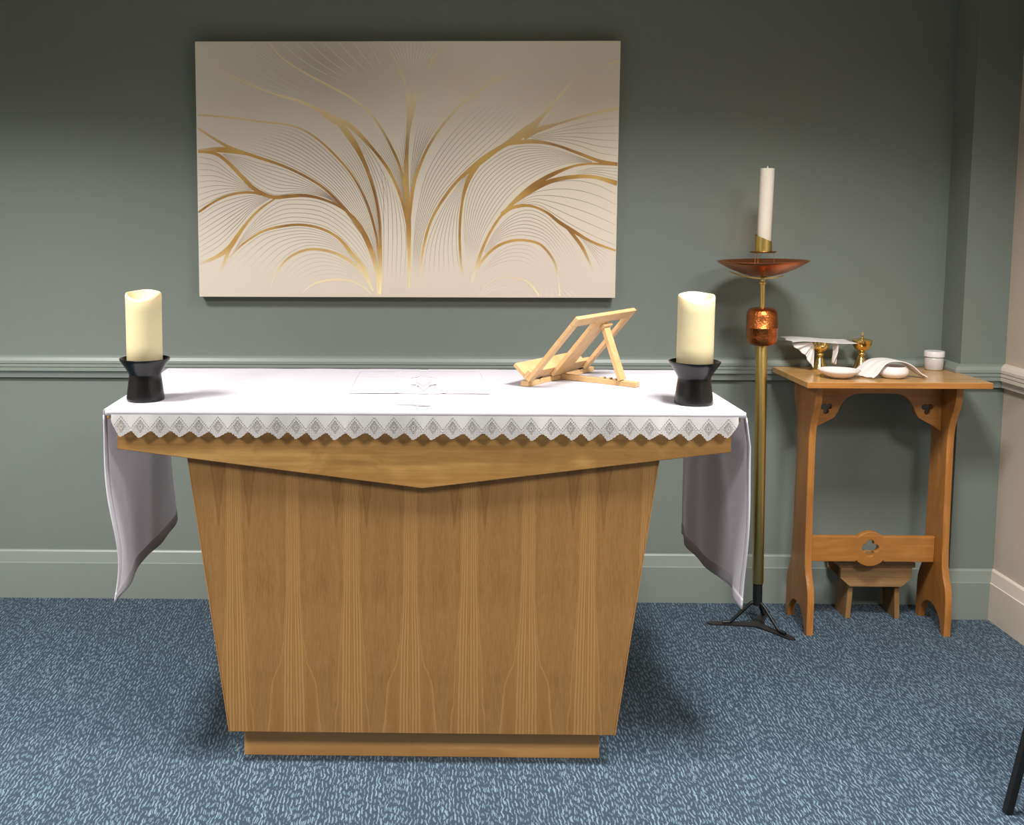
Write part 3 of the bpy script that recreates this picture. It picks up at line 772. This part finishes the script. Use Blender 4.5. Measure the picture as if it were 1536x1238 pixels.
# ------------------------------------------------------------------ pillar candles in black holders
CTOP = CZ+.0012
def holder(loc, label):
    r = empty('candle_holder', loc, (0, 0, 0), label, 'candle holder', 'black ceramic candle holders on the altar')
    bm = bmesh.new()
    lathe(bm, [(0, 0), (.048, 0), (.0502, .002), (.0505, .006), (.0475, .030), (.0440, .056), (.0425, .068), (.0432, .072), (.0500, .085), (.0625, .104), (.0668, .1105), (.0672, .1135), (.0650, .1145),
               (.0600, .1085), (.0520, .1015), (.049, .1005), (0, .1005)], 56, cap=False)
    finish('holder', bm, M['black'], r, 50)
    return r
def pillar(loc, label, rz, power):
    r = empty('pillar_candle', loc, (0, 0, rz), label, 'candle', 'ivory LED pillar candles on the altar')
    bm = bmesh.new(); n = 72; H_ = .192; R0 = .0475
    prof = [(0, 0, 0), (R0-.002, 0, 0), (R0, .002, 0), (R0, .05, 0), (R0*.998, .10, 0), (R0, .15, .3), (R0+.0003, H_-.006, 1), (R0-.0015, H_-.0015, 1), (R0-.0045, H_, 1), (R0-.0068, H_-.004, 1), (R0-.0085, H_-.016, .55), (R0-.014, H_-.030, .15), (R0-.026, H_-.036, 0), (0, H_-.037, 0)]
    rings = []
    for rr, z, wv in prof:
        if rr < 1e-6: rings.append([bm.verts.new((0, 0, z))]); continue
        ring = []
        for i in range(n):
            a_ = 2*math.pi*i/n
            fr = max(0, -math.sin(a_+rz)); dz = wv*(-.0175*fr**1.6+.0040*max(0, math.sin(a_+rz))**4-.001)
            ring.append(bm.verts.new((rr*math.cos(a_), rr*math.sin(a_), z+dz)))
        rings.append(ring)
    for a_, b_ in zip(rings, rings[1:]):
        for i in range(n):
            j = (i+1) % n
            if len(a_) == 1: bm.faces.new((a_[0], b_[i], b_[j]))
            elif len(b_) == 1: bm.faces.new((a_[i], a_[j], b_[0]))
            else: bm.faces.new((a_[i], a_[j], b_[j], b_[i]))
    finish('wax', bm, M['ivory'], r, 70)
    bm = bmesh.new()       # flat teardrop flame piece
    rg = lathe(bm, [(0, .153), (.0035, .155), (.0052, .161), (.0050, .167), (.0034, .175), (.0012, .183), (0, .186)], 16, cap=False)
    for v in bm.verts: v.co.y *= .35
    finish('flame', bm, M['led'], r, 180)
    d = bpy.data.lights.new('candle_led', 'POINT'); d.energy = power; d.color = (1, .86, .62); d.shadow_soft_size = .008
    L_ = bpy.data.objects.new('candle_led', d); COL.objects.link(L_); L_.parent = r; L_.location = (0, -.012, .180)
    return r
holder((-.7345, -1.155, CTOP), 'waisted black ceramic candle holder at the left end of the altar, under the left candle')
holder((.7325, -1.174, CTOP), 'waisted black ceramic candle holder at the right end of the altar, under the right candle')
pillar((-.7345, -1.155, CTOP+.1007), 'ivory pillar candle with wavy rim on the left black holder', .3, .03)
pillar((.7325, -1.174, CTOP+.1007), 'ivory pillar candle with brighter glowing rim on the right black holder', -.2, .06)

# ------------------------------------------------------------------ folded corporal and glass cross
cp = empty('corporal', (.003, -.85, CTOP), (0, 0, 0), 'thin square white cloth with fold creases lying flat at the centre of the altar', 'altar linen')
bm = bmesh.new()
def corp(u, v):
    x = -.19+.385*u; y = -.195+.40*v
    e = min(u, 1-u, v, 1-v)
    z = .0008 + .0006*math.exp(-(e/.02)**2) + sum(.0022*math.exp(-((q-c_)/.012)**2) for q in (u, v) for c_ in (.333, .667))+.0006*math.sin(9*u+4*v)
    return Vector((x+.008*(v-.5)*(1-2*u), y, z+.0003))
grid(bm, corp, 90, 60); o = finish('cloth', bm, M['linen'], cp, 180); solid(o, .0006, 1)

cr = empty('glass_cross', (.0155, -1.228, CTOP), (0, 0, 0), 'small clear glass Celtic cross standing on the white altar cloth', 'cross')
def mirror(p): return p+[(-x, z) for x, z in p[::-1]]
half = [(.0145, 0), (.0185, .004), (.0185, .010), (.0135, .022), (.0125, .040), (.0150, .052), (.0200, .0545), (.0335, .0560), (.0335, .0735), (.0200, .0745), (.0145, .0765), (.0115, .0800), (.0110, .0960)]
plate('cross_body', [mirror(half)], .012, M['glass'], cr, .0012, XZ)
for k_ in (0, 1):
    z0_ = .0575-k_*.012
    bm = bmesh.new()
    for s in (-1, 1):
        beam(bm, (s*.019*(1-.3*k_), -.0072, z0_+.0075), (0, -.0072, z0_-.004), .002, .0022, Vector((0, -1, 0)), .0004)
    finish('engraved_chevron', bm, M['glass'], cr)

# ------------------------------------------------------------------ folding book stand
U_ = Vector((.239, .305, 0)).normalized(); V_ = Vector((U_.y, -U_.x, 0)); Z_ = Vector((0, 0, 1))
BS = Vector((.43, -.757, CTOP))
st = empty('book_stand', BS, (0, 0, 0), 'light beech folding book stand on the white altar cloth beside the right candle', 'book stand')
def P(u, v, z): return U_*u+V_*v+Z_*z
bm = bmesh.new(); beam(bm, P(-.194, 0, .0075), P(.194, 0, .0075), .026, .015); finish('base_bar', bm, M['beech'], st)
bm = bmesh.new(); beam(bm, P(0, .0135, .0075), P(0, .262, .0075), .024, .015)
for q in (.150, .172, .194): beam(bm, P(-.012, q, .0155), P(.012, q, .0155), .008, .006)
finish('base_arm', bm, M['beech'], st)
th = math.radians(50.1); D_ = V_*math.cos(th)+Z_*math.sin(th); N_ = -V_*math.sin(th)+Z_*math.cos(th)    # D_ up the slope, N_ off its face
F0 = P(-.030, .016, .020)
W2 = .176; Ls = .251
def Q(a_, l, n=0): return F0+U_*a_+D_*l+N_*n
for nm, a_, w_ in (('side_rail', -W2+.014, .028), ('side_rail', W2-.014, .028), ('slat', 0, .082)):
    bm = bmesh.new(); beam(bm, Q(a_, .0), Q(a_, Ls-.031), w_, .012, N_); finish(nm, bm, M['beech'], st)
bm = bmesh.new(); beam(bm, Q(-W2, Ls-.0155), Q(W2, Ls-.0155), .031, .0125, N_, .002); finish('top_rail', bm, M['beech'], st)
bm = bmesh.new(); beam(bm, Q(-W2, .012, .012), Q(W2, .012, .012), .030, .0115, N_); finish('bottom_rail', bm, M['beech'], st)
bm = bmesh.new(); beam(bm, Q(-W2, .004, .040), Q(W2, .004, .040), .011, .044, N_); finish('ledge', bm, M['beech'], st)
for a_ in (-.12, .12):
    bm = bmesh.new(); beam(bm, P(a_-.01, .004, .014), Q(a_+.02, .004, -.002), .006, .004, V_, 0); finish('hinge', bm, M['blackmetal'], st)
bm = bmesh.new(); beam(bm, Q(.030, .200, -.014), P(.0, .212, .016), .033, .012, V_); finish('prop_leg', bm, M['beech'], st)
bm = bmesh.new(); beam(bm, Q(.005, .206, -.011), Q(.058, .206, -.011), .016, .009, N_); finish('prop_block', bm, M['beech'], st)

# ------------------------------------------------------------------ tall paschal candle stand
PSX, PSY = 1.2277, -.24
ps = empty('candle_stand', (PSX, PSY, 0), (0, math.radians(-1.077), 0), 'tall brass candle stand with copper bowl and three-footed black iron base beside the altar', 'candle stand')
bm = bmesh.new(); lathe(bm, [(.0192, .160), (.0198, .162), (.0198, 1.020), (.0192, 1.022)], 40); finish('pole', bm, M['brass'], ps, 40)
bm = bmesh.new(); lathe(bm, [(.0165, .079), (.0165, .1598)], 32); finish('pole_socket', bm, M['blackmetal'], ps, 40)
bm = bmesh.new(); lathe(bm, [(0, 1.0222), (.030, 1.0222), (.044, 1.027), (.0505, 1.038), (.0525, 1.055), (.0528, 1.082), (.0545, 1.084), (.0545, 1.087), (.0528, 1.089), (.0528, 1.125), (.050, 1.142), (.042, 1.151), (.028, 1.1545), (0, 1.1545)], 56, cap=False)
finish('copper_knop', bm, M['hammer'], ps, 50)
bm = bmesh.new(); lathe(bm, [(.0092, 1.1547), (.0092, 1.236), (.0125, 1.238), (.0125, 1.244), (.0095, 1.247), (.0095, 1.256), (.013, 1.262)], 28); finish('neck', bm, M['brass'], ps, 40)
bm = bmesh.new()
out_ = [(.0, 1.2645), (.035, 1.267), (.075, 1.277), (.115, 1.294), (.142, 1.309), (.154, 1.3175)]
inn_ = [(.154, 1.3195), (.140, 1.3112), (.113, 1.2965), (.073, 1.2797), (.034, 1.270), (0, 1.2675)]
lathe(bm, out_+inn_, 72, cap=False); finish('bowl', bm, M['copper'], ps, 60)
for k_, (a0, rm) in enumerate(((180, .118), (-45, .075), (62, .09))):
    bm = bmesh.new(); a_ = math.radians(a0); pr = None
    for q in range(15):
        t = q/14; r_ = .010+(rm-.010)*t; z = 1.2595+.0265*(r_/.118)**2.0*1.0
        wv = .010*(1-t**3)+.001
        cc = Vector((r_*math.cos(a_), r_*math.sin(a_), z)); s_ = Vector((-math.sin(a_), math.cos(a_), 0))*wv
        cur = [bm.verts.new(cc+s_+Vector((0, 0, .0015))), bm.verts.new(cc-s_+Vector((0, 0, .0015))), bm.verts.new(cc-s_-Vector((0, 0, .0035))), bm.verts.new(cc+s_-Vector((0, 0, .0035)))]
        if pr:
            for e in range(4): bm.faces.new((pr[e], pr[(e+1) % 4], cur[(e+1) % 4], cur[e]))
        else: bm.faces.new(cur)
        pr = cur
    bm.faces.new(pr); finish('bowl_support', bm, M['brass'], ps, 40)
bm = bmesh.new(); lathe(bm, [(0, 1.3475), (.040, 1.3475), (.0455, 1.350), (.0460, 1.3515), (.0445, 1.352), (.039, 1.3495), (0, 1.3495)], 48, cap=False); finish('drip_plate', bm, M['brass'], ps, 50)
for ang in (100, 205, -25):
    a_ = math.radians(ang); bm = bmesh.new()
    tube(bm, [(.036*math.cos(a_), .036*math.sin(a_), 1.2705), (.036*math.cos(a_), .036*math.sin(a_), 1.3475)], .0009, 8); finish('plate_wire', bm, M['brass'], ps, 40)
bm = bmesh.new()      # cup with slanting rim, higher at the left
n = 48; ro = .0285; ri = .0272
for (rr, top) in ((ro, 0), (ri, 0)): pass
def rimz(a_): return 1.395+.012*(-math.cos(a_))+.010*max(0, math.sin(a_))
rings = [[bm.verts.new((r_*math.cos(2*math.pi*i/n), r_*math.sin(2*math.pi*i/n), z if z else rimz(2*math.pi*i/n))) for i in range(n)] for r_, z in ((ro, 1.3497), (ro, 0), (ri, 0), (ri, 1.352))]
for a_, b_ in zip(rings, rings[1:]):
    for i in range(n): bm.faces.new((a_[i], a_[(i+1) % n], b_[(i+1) % n], b_[i]))
bm.faces.new(rings[0]); bm.faces.new(rings[-1]); finish('candle_cup', bm, M['brass'], ps, 50)
for k_, ang in enumerate((175, 304, 60)):
    a_ = math.radians(ang); c_, s_ = math.cos(a_), math.sin(a_); ln_ = (.176, .160, .165)[k_]
    dirv = Vector((c_, s_, 0)); sd = Vector((-s_, c_, 0))
    pass
    bm = bmesh.new()
    pr = None       # tapered flat bar lying on the carpet
    for q, wv in ((0, .020), (.25, .0165), (.55, .013), (.9, .015), (1.0, .004)):
        cc = dirv*ln_*q; h_ = .005
        cur = [bm.verts.new(cc+sd*wv+Vector((0, 0, .0005))), bm.verts.new(cc-sd*wv+Vector((0, 0, .0005))), bm.verts.new(cc-sd*wv+Vector((0, 0, h_+.002*(1-q)))), bm.verts.new(cc+sd*wv+Vector((0, 0, h_+.002*(1-q))))]
        if pr:
            for e in range(4): bm.faces.new((pr[e], pr[(e+1) % 4], cur[(e+1) % 4], cur[e]))
        else: bm.faces.new(cur)
        pr = cur
    bm.faces.new(pr)
    for v in bm.verts: v.co.x -= v.co.z*math.tan(math.radians(-1.077))*0
    o = finish('foot_bar', bm, M['flatiron'], ps); o.rotation_euler = (0, math.radians(1.077), 0)
    bm = bmesh.new()
    tube(bm, [dirv*.010+Vector((0, 0, .088)), dirv*.020+Vector((0, 0, .086)), dirv*.030+Vector((0, 0, .078)), dirv*.088+Vector((0, 0, .018)), dirv*.098+Vector((0, 0, .0115)), dirv*.122+Vector((0, 0, .0110))], .0062, 12)
    o = finish('strut', bm, M['blackmetal'], ps, 50)
pc = empty('tall_candle', (1.2023, PSY-.001, 1.3525), (0, math.radians(.9), 0), 'tall slender white candle leaning slightly right in the brass and copper stand', 'candle')
bm = bmesh.new(); lathe(bm, [(0, .0), (.0225, .0), (.0238, .002), (.0238, .286), (.0222, .2862), (.0210, .281), (.018, .274), (0, .272)], 48, cap=False)
finish('wax', bm, M['paschal'], pc, 50)
bm = bmesh.new(); lathe(bm, [(0, .2725), (.0022, .2735), (.0030, .280), (.0028, .288), (.0012, .294), (0, .295)], 14, cap=False)
finish('wick_tip', bm, M['plastic'], pc, 60)

# ------------------------------------------------------------------ credence table
CTX, CTY = 1.6255, -.218
ct = empty('side_table', (CTX, CTY, 0), (0, 0, 0), 'honey-varnished oak side table with trefoil cut-outs standing against the right of the wall', 'table')
def arcpts(cx, cy, r, a0, a1, n=8): return [(cx+r*math.cos(math.radians(a0+(a1-a0)*i/(n-1))), cy+r*math.sin(math.radians(a0+(a1-a0)*i/(n-1)))) for i in range(n)]
def trefoil(cx, cy, r, d, lobes=(90, 210, 330)):
    n_ = len(lobes); hb = math.pi/n_
    t = d*math.cos(hb)+math.sqrt(r*r-(d*math.sin(hb))**2)
    al = math.degrees(math.atan2(t*math.sin(hb), t*math.cos(hb)-d))-1
    out = []
    for L_ in sorted(lobes):
        out += arcpts(cx+d*math.cos(math.radians(L_)), cy+d*math.sin(math.radians(L_)), r, L_-al, L_+al, 12)
    return out
side = [(.108, 0), (.109, .06), (.108, .125), (.104, .155), (.094, .180), (.080, .207), (.070, .240), (.066, .30), (.062, .45), (.060, .66), (.0605, .70), (.065, .735), (.078, .775), (.095, .808), (.105, .838), (.108, .8955)]
inner = [(.084, 0), (.080, .02), (.070, .045), (.052, .068), (.026, .083), (0, .0865)]
outl = side+[(-a_, z) for a_, z in side[::-1]]+[(-a_, z) for a_, z in inner]+[(a_, z) for a_, z in inner[::-1][1:]]
for x in (1.3850, 1.8660):
    plate('side_panel', [outl], .024, M['table'], ct, .002, Matrix.Translation((x-CTX, 0, 0)) @ YZ)
ylo = lambda p: [(x-CTX, z) for x, z in p]
bow = [(0, .0)]
br = [(1.3975, .7150), (1.4208, .7320), (1.4769, .7622), (1.4880, .7800), (1.4964, .8022), (1.5090, .8230), (1.5255, .8369), (1.5450, .8460), (1.5672, .8493)]
br = br+[(2*1.6255-x, z) for x, z in br[::-1]]
plate('bracket_rail', [ylo([(1.3975, .8955)]+br+[(1.8535, .8955)]), ylo(trefoil(1.8035, .7960, .0105, .0115, (30, 150, 270))), ylo(trefoil(1.4475, .7960, .0105, .0115, (30, 150, 270)))], .022, M['tablex'], ct, .0015, XZ)
zc = .2835
rail_o = [(1.3975, .237), (1.575, .237)]+arcpts(1.6255, zc, .064, 222, 318, 14)+[(1.676, .237), (1.8535, .237), (1.8535, .330), (1.676, .330)]+arcpts(1.6255, zc, .064, 42, 138, 14)+[(1.575, .330), (1.3975, .330)]
plate('stretcher', [ylo(rail_o), ylo(trefoil(1.6255, zc+.004, .0135, .0165, (0, 90, 180, 270)))], .024, M['tablex'], ct, .003, XZ)
bm = bmesh.new(); bbox(bm, (1.3145, -.400, .8965), (1.936, -.040, .9165), .0015); finish('table_top', local(bm, ct), M['tabletop'], ct)
bm = bmesh.new(); bbox(bm, (1.3150, -.4022, .8967), (1.9355, -.4002, .9155), .0005); finish('added_dark_strip', local(bm, ct), M['tablex'], ct)  # thin strip added to darken the too bright front face of the top
TT = .9167

# ------------------------------------------------------------------ stool below the table
so = empty('stool', (1.6735, -.105, 0), (0, 0, 0), 'small low oak footstool with chamfered front apron standing beneath the side table', 'stool')
ap = [(-.129, .000), (-.129, -.042), (-.094, -.074), (.094, -.074), (.129, -.042), (.129, .0)]
plate('front_apron', [ap], .016, M['stool'], so, .001, Matrix.Translation((0, -.066, .2005)) @ XZ)
plate('rear_apron', [ap], .016, M['stool'], so, .001, Matrix.Translation((0, .052, .2005)) @ XZ)
bm = bmesh.new(); bbox(bm, (-.137, -.080, .2010), (.137, .070, .2190), .002); finish('seat', bm, M['stool'], so)
for s in (-1, 1):
    bm = bmesh.new(); bbox(bm, (-.009, -.0575, 0), (.009, .0435, .2005), .001)
    for v in bm.verts: v.co.x += s*(.0800+.010*(1-v.co.z/.2))
    finish('leg_board', bm, M['stooleg'], so)

# ------------------------------------------------------------------ things on the side table
def chalice(name, loc, label, cat, lid, rc=.034):
    r = empty(name, loc, (0, 0, 0), label, cat)
    bm = bmesh.new()
    lathe(bm, [(0, 0), (.0315, 0), (.0320, .0025), (.0290, .006), (.0215, .022), (.0150, .038), (.0105, .047), (.0085, .049)], 40, cap=False)
    finish('foot', bm, M['gold'], r, 50)
    bm = bmesh.new(); lathe(bm, [(.0075, .0485), (.0125, .0515), (.0140, .0555), (.0125, .0595), (.0070, .0625)], 32, cap=True); finish('knop', bm, M['gold'], r, 50)
    bm = bmesh.new()
    cup = [(.0065, .0620), (.0085, .0640), (.0175, .0685), (.0255, .0755), (.0315, .086), (rc, .0965), (rc+.001, .1045)]
    lathe(bm, cup+[(q-.0012, z+.0008) for q, z in cup[::-1][:-1]]+[(0, .0655)], 44, cap=False); finish('cup', bm, M['gold'], r, 60)
    if lid:
        bm = bmesh.new(); lathe(bm, [(0, .1047), (rc+.0015, .1052), (rc+.0015, .1068), (.029, .1088), (.018, .1118), (.006, .1140), (.0032, .1165), (.0045, .119), (.0025, .1215), (0, .1222)], 40, cap=False)
        ld = finish('lid', bm, M['gold'], r, 50)
        bm = bmesh.new(); bbox(bm, (-.0016, -.0014, .1215), (.0016, .0014, .1345), .0004); bbox(bm, (-.0052, -.0014, .1268), (.0052, .0014, .1298), .0004); finish('cross_finial', bm, M['gold'], ld)
    return r
chalice('chalice', (1.4640, -.105, TT), 'gold chalice under a white cloth, on the side table behind the dish', 'chalice', False, .0300)
chalice('lidded_ciborium', (1.6230, -.085, TT), 'gold lidded cup topped with a small cross, on the side table', 'ciborium', True)

pu = empty('purificator', (1.462, -.105, TT+.1090), (0, 0, 0), 'stiff white linen cloth draped over the gold chalice, folds hanging down on the left', 'linen cloth')
bm = bmesh.new()
def topsheet(u, v):
    x = -.122+.232*u; y = -.062+.122*v
    x += .005*math.sin(11*v)*(1-u)**3
    z = .0035+.003*math.cos(5*u)-.010*max(0, u-.45)*1.9 - .010*max(0, .18-u)*2+.0012*math.sin(9*v+6*u)*(abs(u-.5)+.2)
    z -= .010*(1-v)*(1-u)*.5
    return Vector((x, y, z))
V0 = grid(bm, topsheet, 40, 26)
def fan(u, v):      # hanging bundle left: u across, v down
    a_ = math.radians(-12-62*u)
    L_ = .076-.003*math.cos(21*u)+.004*math.sin(9*u)
    r_ = .018+L_*v
    x = -.022+u*.0-math.cos(a_)*r_*(.95-.45*u)-.006*(1-u); z = math.sin(a_)*r_*(.40+.62*u)-.002
    y = -.046+.030*u*(1-v)+(.0060*math.sin(21*u+.7)+.0035*math.sin(47*u))*v
    return Vector((x, y, z-.0005))
grid(bm, fan, 46, 16)
def strip(u, v):
    x = .034+.020*u+.006*math.sin(5*v)*v+.012*v*(1-u)*.6; z = -.004-.078*v+.004*math.sin(6*u)
    return Vector((x-.004*v, -.040+.012*math.sin(7*u+3*v), z))
grid(bm, strip, 14, 18)
o = finish('cloth', bm, M['linen2'], pu, 180); solid(o, .0012)

di = empty('dish', (1.4585, -.300, TT), (0, 0, 0), 'shallow white china dish at the front of the side table, left of the cloth-covered bowl', 'dish')
bm = bmesh.new(); lathe(bm, [(0, 0), (.026, 0), (.030, .0015), (.046, .0085), (.062, .019), (.0705, .0275), (.0702, .0290), (.068, .0285), (.058, .020), (.042, .0115), (.024, .0062), (0, .0055)], 56, cap=False)
finish('dish_body', bm, M['white'], di, 60)
fb = empty('bowl', (1.6480, -.290, TT), (0, 0, 0), 'squat round white china bowl on the side table with a cloth laid over it', 'bowl')
bm = bmesh.new(); lathe(bm, [(0, 0), (.030, 0), (.040, .004), (.0500, .014), (.0520, .021), (.0490, .031), (.0425, .0385), (.0400, .0410), (.0385, .0405), (.0400, .036), (.0450, .028), (.0465, .020), (.040, .009), (.025, .005), (0, .005)], 56, cap=False)
finish('bowl_body', bm, M['white'], fb, 60)
tw = empty('towel', (1.6480, -.285, TT), (0, 0, 0), 'small white towel arched over the round white bowl, ends resting on the table', 'towel')
bm = bmesh.new()
arc = resample(catmull([(-.108, 0, .0035), (-.088, 0, .016), (-.066, 0, .040), (-.045, 0, .0545), (-.020, 0, .0585), (.010, 0, .0575), (.038, 0, .0500), (.062, 0, .036), (.084, 0, .018), (.110, 0, .0035)]), 40)
def towel(u, v):
    k = u*39; i = min(38, int(k)); p = arc[i].lerp(arc[i+1], k-i)
    wd = .088-.060*max(0, u-.55)/.45
    y = -.048+wd*(v)+.030*(max(0, u-.5)**1.2)*0
    x = p.x+(-.020*(1-u)**2*(v-.5)*2)-.016*(v-.3)*(1-u)
    lift = .0012*math.sin(18*v+4*u)
    z = max(.0018, p.z+lift-(.010*(v-.6) if v > .6 else 0)*(0 if u < .8 else 1))
    # sag at the near corner
    return Vector((x, y+.018*u, z))
grid(bm, towel, 60, 18); o = finish('cloth', bm, M['linen2'], tw, 180); solid(o, .0030, 1)

jr = empty('jar', (1.8800, -.100, TT), (0, 0, 0), 'small pale plastic jar with white screw lid at the back right of the side table', 'jar')
bm = bmesh.new(); lathe(bm, [(0, 0), (.028, 0), (.0315, .003), (.0318, .040), (.029, .046), (.027, .0475), (0, .0475)], 44, cap=False); finish('jar_body', bm, M['jar'], jr, 50)
bm = bmesh.new(); n = 60; zz = [.0478, .049, .0665, .0685]
rings = [[bm.verts.new(((.0338+(.0005 if i % 2 else 0) if 0 < k_ < 3 else .0325)*math.cos(2*math.pi*i/n), (.0338+(.0005 if i % 2 else 0) if 0 < k_ < 3 else .0325)*math.sin(2*math.pi*i/n), z)) for i in range(n)] for k_, z in enumerate(zz)]
for a_, b_ in zip(rings, rings[1:]):
    for i in range(n): bm.faces.new((a_[i], a_[(i+1) % n], b_[(i+1) % n], b_[i]))
bm.faces.new(rings[0]); bm.faces.new(rings[-1]); finish('lid', bm, M['plastic'], jr, 40)

# ------------------------------------------------------------------ chair just outside the frame, one leg in view
ch = empty('chair', (1.75, -1.78, 0), (0, 0, 0), 'black metal chair at the bottom right corner, only one slanting leg in view', 'chair')
def leg(p, q):
    bm = bmesh.new(); beam(bm, Vector(p)-ch.location, Vector(q)-ch.location, .019, .019, Vector((0, 1, 0)), .002); finish('leg', bm, M['blackmetal'], ch)
leg((1.4720, -1.437, .001), (1.5480, -1.450, .455)); leg((1.4720, -1.86, .001), (1.5480, -1.85, .455))
leg((1.985, -1.437, .001), (1.910, -1.450, .455)); leg((1.985, -1.86, .001), (1.910, -1.85, .455))
bm = bmesh.new(); bbox(bm, (-.22, -.10, .456), (.18, .36, .490), .008); finish('seat', bm, M['blackmetal'], ch)
bm = bmesh.new(); bbox(bm, (.182, -.10, .456), (.200, .36, .86), .006); finish('backrest', bm, M['blackmetal'], ch)
